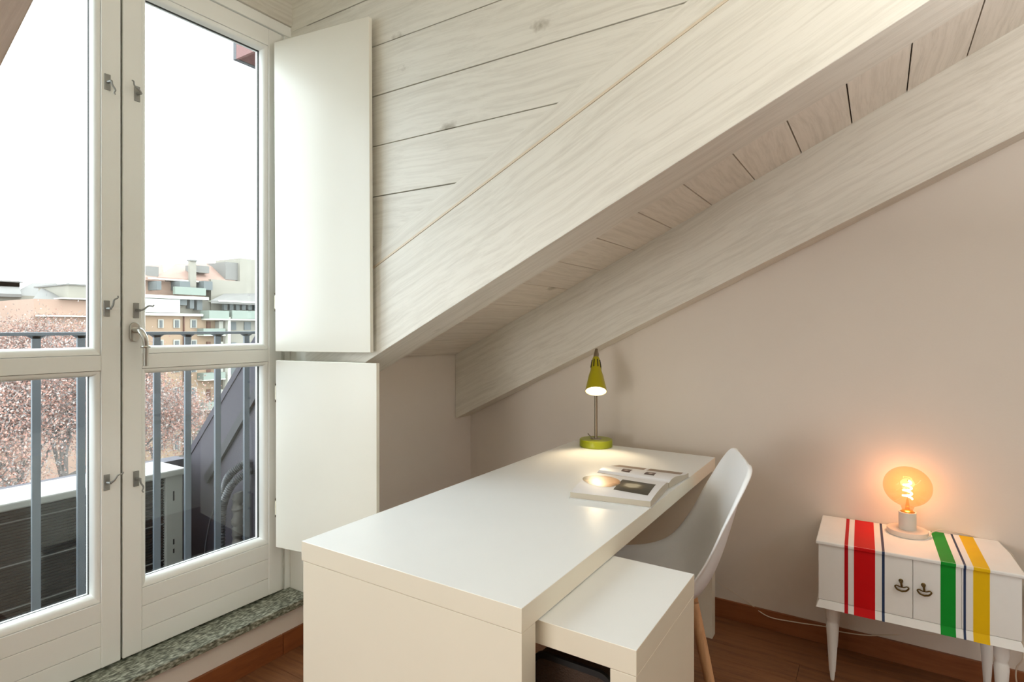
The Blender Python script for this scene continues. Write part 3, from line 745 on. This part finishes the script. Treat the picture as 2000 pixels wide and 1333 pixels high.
# ------------------------------------------------------------------ globe lamp on the cabinet
gl = thing('table_lamp', 'small lamp with bare amber globe bulb standing on the striped cabinet', 'lamp', (.084, 2.535, TOP), 0)
def gp_(mb, name, m, **k):
    o = mb.build(name, m, None, **k); o.parent = gl; return o
gp_(MB().lathe([(.060, 0), (.0625, .001), (.0635, .003), (.0635, .0175), (.062, .019), (0, .0192)], 48), 'base', M['lampbase'], smooth=True)
gp_(MB().lathe([(.0268, .019), (.0272, .021), (.0272, .080), (.0262, .081), (.0245, .081), (.0245, .07)], 32, cap=False), 'socket', M['socket'], smooth=True)
gp_(MB().lathe([(.0, .072), (.020, .072), (.020, .083), (.0165, .086), (.0, .088)], 24), 'screw_cap', M['brass'], smooth=True)
gb = MB(); rr = .0755; zc0 = .172
prof_ = [(.0165, .084), (.018, .092), (.0215, .102)]
for k in range(0, 23):
    a = -PI/2+R_(27)+k*(PI-R_(27))/22; prof_.append((max(rr*math.cos(a), 1e-5), zc0+rr*.94*math.sin(a)))
gb.lathe(prof_, 40, cap=False); g_ = gp_(gb, 'bulb_glass', M['amber'], smooth=True)
ft = MB()
sp = [(.0145*math.cos(t*2*PI*3.2)*(1-.25*t), .0145*math.sin(t*2*PI*3.2)*(1-.25*t), .128+.062*t) for t in [i/70 for i in range(71)]]
ft.tube(sp, .0030, 8); gp_(ft, 'filament', M['filament'])
gp_(MB().lathe([(.0075, .086), (.006, .105), (.0035, .122), (.0025, .128), (0, .129)], 14), 'glass_stem', M['amber'], smooth=True)
gp_(MB().tube([(0, 0, .128), (0, 0, .196)], .0009, 6), 'support_wire', M['steel'])
ll_ = bpy.data.lights.new('globe_bulb_light', 'POINT'); ll_.energy = 1.05; ll_.color = (1, .40, .22); ll_.shadow_soft_size = .022
lo_ = bpy.data.objects.new('globe_bulb_light', ll_); C.objects.link(lo_); lo_.parent = gl; lo_.location = (0, 0, .160)
cg = MB().tube(bez([(.143, 2.51, TOP+.008), (.150, 2.52, TOP+.010), (.160, 2.560, TOP+.014), (.205, 2.612, TOP+.012), (.30, 2.6225, TOP-.002), (.395, 2.6225, .46), (.405, 2.60, .25), (.405, 2.55, .163), (.388, 2.55, .12), (.388, 2.55, .07), (.41, 2.55, .012), (.46, 2.50, .008)], 8), .0024, 8).build('lamp_cord', M['cord'], None, smooth=True)
tag(cg, 'white cord leaving the globe lamp across the cabinet top and down its right side', 'cord')
cg = MB().tube(bez([(-.66, 2.6265, .20), (-.597, 2.6255, .143), (-.539, 2.625, .120), (-.476, 2.624, .090), (-.396, 2.6085, .058), (-.299, 2.6085, .061), (-.175, 2.6085, .074), (-.132, 2.6085, .068), (-.031, 2.6105, .081), (.067, 2.6255, .106), (.151, 2.6255, .132), (.26, 2.626, .15), (.40, 2.626, .16)], 8), .0022, 8).build('wall_cord', M['cord'], None, smooth=True)
tag(cg, 'thin white cord sagging along the wooden baseboard between desk and cabinet', 'cord')
sk_ = thing('power_box', 'small black box on the wall right of the cabinet', 'box', (.455, 2.60, .31), 0)
o = MB().box(-.03, .05, -.02, .028, 0, .07).build('housing', M['black'], None, bevel=.004); o.parent = sk_
o = MB().box(-.02, .04, -.0215, -.02, .02, .05).build('cover', M['black'], None); o.parent = sk_

# ================================================================== OUTSIDE
def hmat(n_, c_, **k): return mat(n_, rgb(*c_), **k)
M['rail'] = hmat('blue_grey_iron', (92, 98, 104), rough=.5, spec=.4)
M['acw'] = hmat('weathered_white_sheet', (150, 148, 140), rough=.55)
M['acd'] = hmat('dark_coil_fins', (20, 23, 23), rough=.6, var=.2, vscale=30)
M['acl'] = hmat('thin_white_wire', (110, 110, 106), rough=.5)
M['clad'] = hmat('purple_grey_sheet', (68, 64, 70), rough=.7, spec=.15, var=.04)
M['cladd'] = hmat('dark_seam', (30, 27, 30), rough=.6)
M['deck'] = hmat('grey_deck', (36, 36, 36), rough=.8)
M['pipe'] = hmat('grey_conduit', (58, 58, 60), rough=.5)
M['tape'] = hmat('weathered_tape', (88, 84, 78), rough=.7, var=.3, vscale=40)
M['soffit'] = hmat('red_brown_soffit', (84, 44, 40), rough=.7)
M['barge'] = hmat('pink_barge_board', (110, 74, 70), rough=.7)
M['fascia'] = hmat('grey_fascia', (64, 64, 66), rough=.6)

# railing
RXo = -2.44
rl_ = thing('railing', 'blue grey iron balcony railing outside the glass door', 'railing', (RXo, 1, 0), 0)
def rp(mb, name, m, parent=rl_, **k):
    o = mb.build(name, m, None, **k); o.parent = parent; return o
rp(MB().box(-.02, .02, -1.3, .627, 1.237, 1.249), 'top_rail', M['rail'], bevel=.002)
rp(MB().box(-.012, .012, -1.3, .627, .205, .22), 'bottom_rail', M['rail'])
yb = .790
bars = [.790-.1300*k for k in range(4, 0, -1)]+[.790, .922, 1.053, 1.182, 1.304, 1.433, 1.569]
for y_ in bars:
    b = MB().box(-.006, .006, y_-1-.0125, y_-1+.0125, .205, 1.237)
    rp(b, 'bar', M['rail'], bevel=.001)
    rp(MB().prism([(y_-1-.026, 1.237), (y_-1+.026, 1.237), (y_-1+.0125, 1.227), (y_-1-.0125, 1.227)], -.006, .006, 'x'), 'bar_cap', M['rail'])

# balcony deck and low parapet
MB().box(-3.9, -2.135, -1.5, 1.62, -.10, -.02).build('floor_balcony', M['deck'], kind='structure')
MB().box(-2.135, -2.10, -3.2, YL, -.1, 2.0).box(-2.135, -2.10, YC+.12, 2.8, -.1, 2.0).build('wall_outside', M['clad'], kind='structure')
pa = MB().box(-3.16, -3.06, -1.5, 1.628, -.05, .583).build('parapet', M['clad'], kind='structure'); pa['label'] = 'dark low parapet behind the air conditioner'

# outdoor air-conditioning unit, its coil side towards the window
ac = thing('air_conditioner', 'outdoor air conditioner with white top and dark finned side behind the railing', 'air conditioner', (-2.8, .6, 0), 0)
def ap(mb, name, m, parent=ac, **k):
    o = mb.build(name, m, None, **k); o.parent = parent; return o
top_ = ap(MB().box(-.235, .03, -1.2, .875, .572, .603), 'top_cover', M['acw'], bevel=.006)
ap(MB().box(-.22, -.012, -1.19, .83, .02, .570), 'coil_block', M['acd'])
sl = MB()
for k in range(44): sl.box(-.012, -.003, -1.18, .80, .03+k*.0122, .0345+k*.0122)
ap(sl, 'fins', M['acd'], kind='stuff')
for z_ in (.02, .188, .356, .522): ap(MB().tube([(.002, -1.18, z_), (.002, .80, z_)], .0028, 6), 'guard_wire', M['acl'])
po = ap(MB().box(-.03, .012, .79, .868, .0, .571), 'corner_panel', M['acw'], bevel=.004)
for z_, hh in ((.455, .035), (.49, .010), (.25, .025), (.21, .020)):
    s1 = MB().box(.0118, .0128, .822, .829, z_, z_+hh).build('slot', M['black'], None); s1.parent = po
ap(MB().box(-.20, -.03, .862, .868, .0, .571), 'end_panel', M['acw'])
for y_ in (-.9, .7): ap(MB().box(-.2, 0, y_, y_+.05, -.02, .0), 'foot', M['black'])

# sloping clad wall to the right of the balcony
cw = thing('clad_wall', 'purple grey sheet clad wall sloping down beside the balcony', 'wall', (0, 1.63, 0), 0, kind='structure')
if 'category' in cw: del cw['category']
P1 = [(-2.136, -.1), (-3.9, -.1), (-3.62, .0), (-2.989, .665), (-2.735, .929), (-2.444, 1.236), (-2.136, 1.56)]
o = MB().prism(P1, 0, .16).build('sheet', M['clad'], None, bevel=.004); o.parent = cw
def strip_(p, q, wd, y0, y1, m, name):
    d = Vector((q[0]-p[0], q[1]-p[1])).normalized(); n_ = Vector((-d.y, d.x))*wd/2
    o = MB().prism([(p[0]-n_.x, p[1]-n_.y), (q[0]-n_.x, q[1]-n_.y), (q[0]+n_.x, q[1]+n_.y), (p[0]+n_.x, p[1]+n_.y)], y0, y1).build(name, m, None); o.parent = cw
strip_((-2.275, 1.155), (-2.86, .498), .040, -.016, .0, M['cladd'], 'seam')
strip_((-2.136, 1.545), (-3.6, .02), .03, -.004, .165, M['clad'], 'coping')
o = MB().box(-2.27, -2.136, -.03, .0, -.1, 1.16).build('corner_sheet', M['cladd'], None, bevel=.003); o.parent = cw

# pipes of the air conditioner
for nm, pts_, lab in (('conduit', [(-2.50, 1.622, .632), (-2.51, 1.59, .622), (-2.545, 1.55, .578), (-2.575, 1.545, .51), (-2.60, 1.54, .42), (-2.61, 1.54, .30), (-2.62, 1.54, .05), (-2.62, 1.54, -.02)], 'upper grey ribbed hose curving down the clad wall'),
                  ('conduit', [(-2.48, 1.622, .597), (-2.485, 1.59, .588), (-2.515, 1.545, .540), (-2.545, 1.525, .46), (-2.555, 1.52, .38), (-2.56, 1.52, .25), (-2.57, 1.52, .05), (-2.57, 1.52, -.02)], 'lower grey ribbed hose nearer the glass')):
    P_ = bez(pts_, 64)
    mb = MB(); mb.tube(P_, lambda t: .0165+.0026*math.sin(t*2*PI*62), 12)
    tag(mb.build(nm, M['pipe'], None, smooth=True), lab, 'hose')
random.seed(5)
mb = MB(); z_ = -.02; prev = None; TP = []
while z_ < .50:
    TP.append((-2.515+random.uniform(-.003, .003), 1.575+random.uniform(-.003, .003), z_)); z_ += .014
mb.tube(TP, lambda t: .024+.004*math.sin(t*61)+.003*math.sin(t*133), 12)
tag(mb.build('wrapped_pipe', M['tape'], None, smooth=True), 'pale tape wrapped pipe standing behind the ribbed hoses', 'pipe')
tag(MB().tube(bez([(-2.52, 1.50, .48), (-2.60, 1.50, .40), (-2.66, 1.50, .2), (-2.66, 1.50, -.02)], 10), .004, 6).build('thin_cable', M['pipe'], None, smooth=True), 'thin cable hanging beside the ribbed hoses', 'cable')

# eave of the dormer roof seen at the top of the glass
ev = thing('roof_eave', 'red brown roof eave corner at the top of the right glass pane', 'roof', (-2.8, 1.727, 2.64), 0)
for nm, a, m_ in (('soffit', (.028, .50, .014, 1.3, .004, .03), M['soffit']), ('fascia', (.0, .027, .0, 1.3, .0, .125), M['fascia']), ('barge_board', (.028, .50, .0, .013, .0, .125), M['barge']), ('roof_covering', (-.02, .52, -.02, 1.3, .126, .15), M['fascia'])):
    o = MB().box(*a).build(nm, m_, None); o.parent = ev

# ------------------------------------------------------------------ far buildings and trees
Fv = Vector((-math.sin(YAW), math.cos(YAW), 0)); Rv = Vector((math.cos(YAW), math.sin(YAW), 0))
def at(px, py, x):
    """world (y, z) on the plane of the given x that is seen at pixel (px, py) of the 2000 x 1333 photograph"""
    d = Fv+Rv*((px-1000)/FPX)+Vector((0, 0, 1))*((HOR-py)/FPX); t = x/d.x
    return d.y*t, CAM_Z+d.z*t
def cm(n_, c_, **k): return mat(n_, rgb(*c_), rough=.85, spec=.2, **k)
K = dict(peach=cm('peach_plaster', (138, 117, 96), var=.08, vscale=.8), stone=cm('grey_stone_wall', (123, 118, 107), var=.15, vscale=.6), tile=cm('pinkish_roof_tiles', (131, 107, 95), var=.22, vscale=1.5),
         slate=cm('grey_roof', (105, 102, 97), var=.12, vscale=.8), white=cm('pale_edge', (189, 186, 173)), salmon=cm('salmon_plaster', (140, 116, 101), var=.1, vscale=1), glassd=cm('far_window', (89, 92, 91)),
         shut=cm('far_shutter', (151, 148, 138)), green=cm('green_grey_balcony', (116, 123, 113), var=.1), awn=cm('white_awning', (173, 175, 170), var=.1, vscale=1), brown=cm('far_brown_shutter', (94, 67, 56)), street=cm('street', (84, 81, 78)))
XB = -80.0
def bbox(parent, name, m, x0, px0, px1, py0, py1, dx=.3, xf=XB):
    y0, zt = at(px0, py0, xf); y1, _ = at(px1, py0, xf); _, zb = at(px0, py1, xf)
    o = MB().box(xf-x0, xf+dx, y0, y1, zb, zt).build(name, m, None, origin=parent.location)
    o.parent = parent; o.location = (0, 0, 0); return o
gy, gz = at(345, 640, XB)
# ---- right: apartment house behind the right-hand glass
A = thing('apartment_building', 'peach apartment house with roof terraces seen through the right door leaf', 'building', (XB, gy, -16), 0)
bbox(A, 'wall', K['peach'], 10, 262, 462, 616, 1020, 0)
bbox(A, 'cornice', K['white'], 1, 262, 392, 611, 616, .7)
bbox(A, 'side_wall', K['stone'], 9, 430, 560, 622, 1020, .8)
bbox(A, 'attic_wall', K['stone'], 9, 262, 424, 581, 612, -1.2)
bbox(A, 'terrace_slab', K['white'], 6, 262, 405, 574.5, 581, .4)
bbox(A, 'awning', K['awn'], .2, 283, 350, 583, 610, .2)
for a, b, c_, d in ((352, 366, 584, 596), (372, 380, 584, 603), (386, 396, 583, 606)): bbox(A, 'attic_window', K['glassd'], .1, a, b, c_, d, -1.1)
bbox(A, 'terrace_parapet', K['green'], .3, 340, 400, 560, 575, .3)
bbox(A, 'upper_wall', K['salmon'], 8, 262, 458, 543, 575, -2.5)
for a, b in ((307, 316), (352, 372), (399, 416)): bbox(A, 'terrace_window', K['glassd'], .1, a, b, 549, 566, -2.4)
bbox(A, 'roof_edge', K['white'], 5, 300, 455, 541, 544, -1.4)
# tiled roof: sloping prism
def roof(parent, name, m, px0, px1, pyb, pyt0, pyt1, xf, depth, inset0=0, inset1=0):
    y0, zb = at(px0, pyb, xf); y1, _ = at(px1, pyb, xf)
    ya, za = at(px0+inset0, pyt0, xf-depth); yb_, zb_ = at(px1-inset1, pyt1, xf-depth)
    vs = [(xf, y0, zb), (xf, y1, zb), (xf-depth, yb_, zb_), (xf-depth, ya, za), (xf, y0, zb-.4), (xf, y1, zb-.4), (xf-depth, yb_, zb-.4), (xf-depth, ya, zb-.4)]
    o = MB().add(vs, [(0, 1, 2, 3), (7, 6, 5, 4), (0, 4, 5, 1), (1, 5, 6, 2), (2, 6, 7, 3), (3, 7, 4, 0)]).build(name, m, None, origin=parent.location); o.parent = parent; o.location = (0, 0, 0); return o
roof(A, 'roof', K['tile'], 308, 460, 541, 516, 513, XB-1.5, 6, 34, 4)
roof(A, 'roof', K['tile'], 262, 322, 540, 517, 517, XB-1.5, 6, 0, 4)
bbox(A, 'dormer', K['slate'], 2, 303, 325, 518, 541, -3)
bbox(A, 'dormer', K['slate'], 2, 392, 424, 516, 530, -4)
bbox(A, 'chimney', K['stone'], 1.5, 379, 391, 508, 562, -1)
bbox(A, 'chimney_cap', K['slate'], 1.8, 378, 392, 506, 509, -.8)
bbox(A, 'roof_house', K['slate'], 8, 456, 480, 510, 545, -2)
bbox(A, 'stair_tower', K['stone'], 8, 480, 560, 503, 600, -1.5)
bbox(A, 'rooftop_wall', K['stone'], 6, 420, 560, 545, 612, -1)
roof(A, 'veranda_roof', K['slate'], 412, 560, 587, 562, 562, XB+1.5, 5, 50, 0)
bbox(A, 'veranda_gutter', K['white'], 1, 415, 560, 587, 590, 1.6)
for a in range(434, 506, 12): bbox(A, 'veranda_window', K['glassd'], .1, a, a+7, 592, 606, .4)
for a, b in ((393, 432), (438, 560)): bbox(A, 'balcony_parapet', K['green'], .3, a, b, 607, 623, 2.0)
bbox(A, 'balcony_slab', K['white'], 1.5, 393, 560, 623, 625.5, 2.1)
rows_ = [(624, 641), (664, 681), (709, 728), (757, 786), (804, 832), (850, 880), (897, 925)]
for i_, (a, b) in enumerate(rows_):
    for (c_, d) in ((308, 319), (338, 351), (371, 384)):
        f_ = bbox(A, 'window', K['shut'], .1, c_, d, a, b, .12)
        bbox(A, 'window_pane', K['glassd'], .1, c_+3, d-3, a+2, b-1, .2)
    bbox(A, 'window', K['brown'], .1, 403, 410, a+4, b+2, .2 if i_ else .2)
    bbox(A, 'window', K['shut'], .1, 420, 428, a+4, b+2, 1.0)
    if i_ < 6:
        bbox(A, 'balcony', K['green'], .4, 385, 428, b+1, b+14, 1.6)
        bbox(A, 'balcony_slab', K['white'], 1, 385, 428, b+14, b+15.5, 1.7)
    for c_ in (441, 470, 492): bbox(A, 'window', K['glassd'], .1, c_, c_+13, a+5, b+4, .95)
bbox(A, 'downpipe', K['brown'], .3, 357, 358.6, 616, 1020, .3)
bbox(A, 'pilaster', K['white'], .5, 433, 438, 620, 1020, 1.6)
# ---- left: lower houses behind the tree
B = thing('roofed_building', 'low grey roofed building behind the brown tree in left glass', 'building', (XB-13, 12, -16), 0)
def bb2(*a, **k): return bbox(B, *a, xf=XB-13, **k)
bb2('wall', K['stone'], 12, -160, 118, 570, 1000)
roof(B, 'roof', K['slate'], -160, 42, 567, 556, 553, XB-12, 8, 0, 6)
roof(B, 'roof', K['slate'], 18, 132, 577, 553, 553, XB-13.5, 6, 44, 22)
bb2('rooftop_room', K['awn'], 4, 12, 62, 547, 556, dx=-4)
bb2('room_roof', K['slate'], 5, 8, 66, 544.5, 547, dx=-3.6)
bb2('attic_window', K['glassd'], .1, 0, 36, 571, 578, dx=.2)
bb2('roof_edge', K['white'], 1, -160, 60, 591, 593, dx=1)
for k in range(4):
    for a in range(-30, 112, 26): bb2('window', K['glassd'], .1, a, a+12, 601+k*45, 622+k*45, dx=.2)
D_ = thing('salmon_building', 'salmon apartment house with pale balcony edges left of the door mullion', 'building', (XB+3, 22, -16), 0)
def bb3(*a, **k): return bbox(D_, *a, xf=XB+3, **k)
bb3('wall', K['salmon'], 12, 64, 262, 584, 1000)
bb3('rooftop_block', K['stone'], 8, 131, 200, 556, 584)
bb3('roof_slab', K['slate'], 9, 128, 204, 554, 557, dx=.5)
roof(D_, 'roof', K['slate'], 64, 130, 584, 564, 564, XB+2.5, 6, 16, 0)
for k, yy in enumerate((582, 616, 650, 690, 735, 780)):
    bb3('balcony_slab', K['white'], 1, 66 if k else 112, 260, yy, yy+2.5, dx=1.2)
    for a in range(76, 250, 20): bb3('window', K['glassd'], .1, a, a+9, yy+8, yy+24, dx=.15)
# street level far below
MB().box(-140, -6, -60, 120, -16.3, -16).build('ground', K['street'], kind='structure')['label'] = 'grey street far below the balcony'

# ---- trees: trunk, limbs and a haze of dry brown leaves
M['bark'] = cm('grey_bark', (84, 78, 74)); 
M['leaf1'] = cm('dry_brown_leaf', (140, 106, 94)); M['leaf2'] = cm('pale_brown_leaf', (142, 130, 122)); M['leaf3'] = cm('grey_twig_tone', (108, 106, 104))
def tree(label, loc, height, crown_r, crown_z, nleaf, seed, depth=5, leaf=.10, thick=.22, sx=1.0):
    rn = random.Random(seed)
    t = thing('tree', label, 'tree', loc, 0)
    mb = MB(); tips = []
    def limb(p, d, L_, r, k):
        q = p+d*L_
        m_ = p.lerp(q, .5)+Vector((rn.uniform(-.08, .08), rn.uniform(-.08, .08), rn.uniform(-.04, .06)))*L_
        mb.tube([p, m_, q], lambda t_: r*(1-.35*t_), 5 if k > 1 else 8)
        tips.append((m_, k)); tips.append((q, k))
        if k >= depth: return
        n = 3 if k < 2 else rn.choice((2, 3))
        for i in range(n):
            a = rn.uniform(0, 2*PI); e = rn.uniform(.35, .95)
            o = d.orthogonal().normalized(); o.rotate(Matrix.Rotation(a, 3, d))
            nd = (d*math.cos(e)+o*math.sin(e)*1.0+Vector((0, 0, .16))).normalized()
            limb(q, nd, L_*rn.uniform(.62, .82), r*.62, k+1)
    base = Vector((0, 0, 0)); trunk_h = crown_z-crown_r*.75
    mb.tube([base, base+Vector((.1, .05, trunk_h*.5)), base+Vector((0, 0, trunk_h))], lambda t_: thick*1.25*(1-.2*t_), 10)
    for i in range(5):
        a = 2*PI*i/5+rn.uniform(-.3, .3); limb(Vector((0, 0, trunk_h)), Vector((math.cos(a)*.62, math.sin(a)*.62, .9)).normalized(), crown_r*.52, thick*.7, 1)
    o = mb.build('branches', M['bark'], None); o.parent = t
    fin = [p for p, k in tips if k >= 3]
    for mi, (m_, fr_) in enumerate(((M['leaf1'], .5), (M['leaf2'], .3), (M['leaf3'], .2))):
        vs = []; fs = []
        for i in range(int(nleaf*fr_)):
            c_ = rn.choice(fin)+Vector((rn.gauss(0, 1), rn.gauss(0, 1), rn.gauss(0, 1)))*crown_r*.12
            a = Vector((rn.uniform(-1, 1), rn.uniform(-1, 1), rn.uniform(-1, 1))).normalized(); b = a.orthogonal().normalized()
            s_ = leaf*rn.uniform(.6, 1.3)
            if mi == 2: vs += [c_-a*s_*2.2, c_-b*.012, c_+a*s_*2.2, c_+b*.012]
            else: vs += [c_-a*s_, c_-b*s_*.6, c_+a*s_, c_+b*s_*.6]
            n = len(vs); fs.append((n-4, n-3, n-2, n-1))
        me = bpy.data.meshes.new('leaves'); me.from_pydata([tuple(v) for v in vs], [], fs); me.materials.append(m_)
        o = bpy.data.objects.new('leaves', me); C.objects.link(o); o.parent = t; o['kind'] = 'stuff'
    return t
def spot(px, dist):
    d = Fv+Rv*((px-1000)/FPX); p = d*dist; return p.x, p.y
x_, y_ = spot(30, 24); tree('big tree with dense dry brown leaves filling the left glass pane', (x_, y_, -16), 19, 5.2, 12.4, 170000, 11, 6, .05)
x_, y_ = spot(124, 37); tree('brown leaved tree rising behind the middle of the doors', (x_, y_, -16), 19, 4.6, 13.3, 80000, 23, 6, .055)
x_, y_ = spot(-230, 33); tree('dry leaved tree beyond the left edge of the glass', (x_, y_, -16), 18, 4.5, 11.8, 30000, 31, 6, .06)
x_, y_ = spot(300, 44); tree('thin nearly bare tree before the peach apartment house', (x_, y_, -16), 17, 3.8, 10.3, 9000, 47, 6, .05, .16)
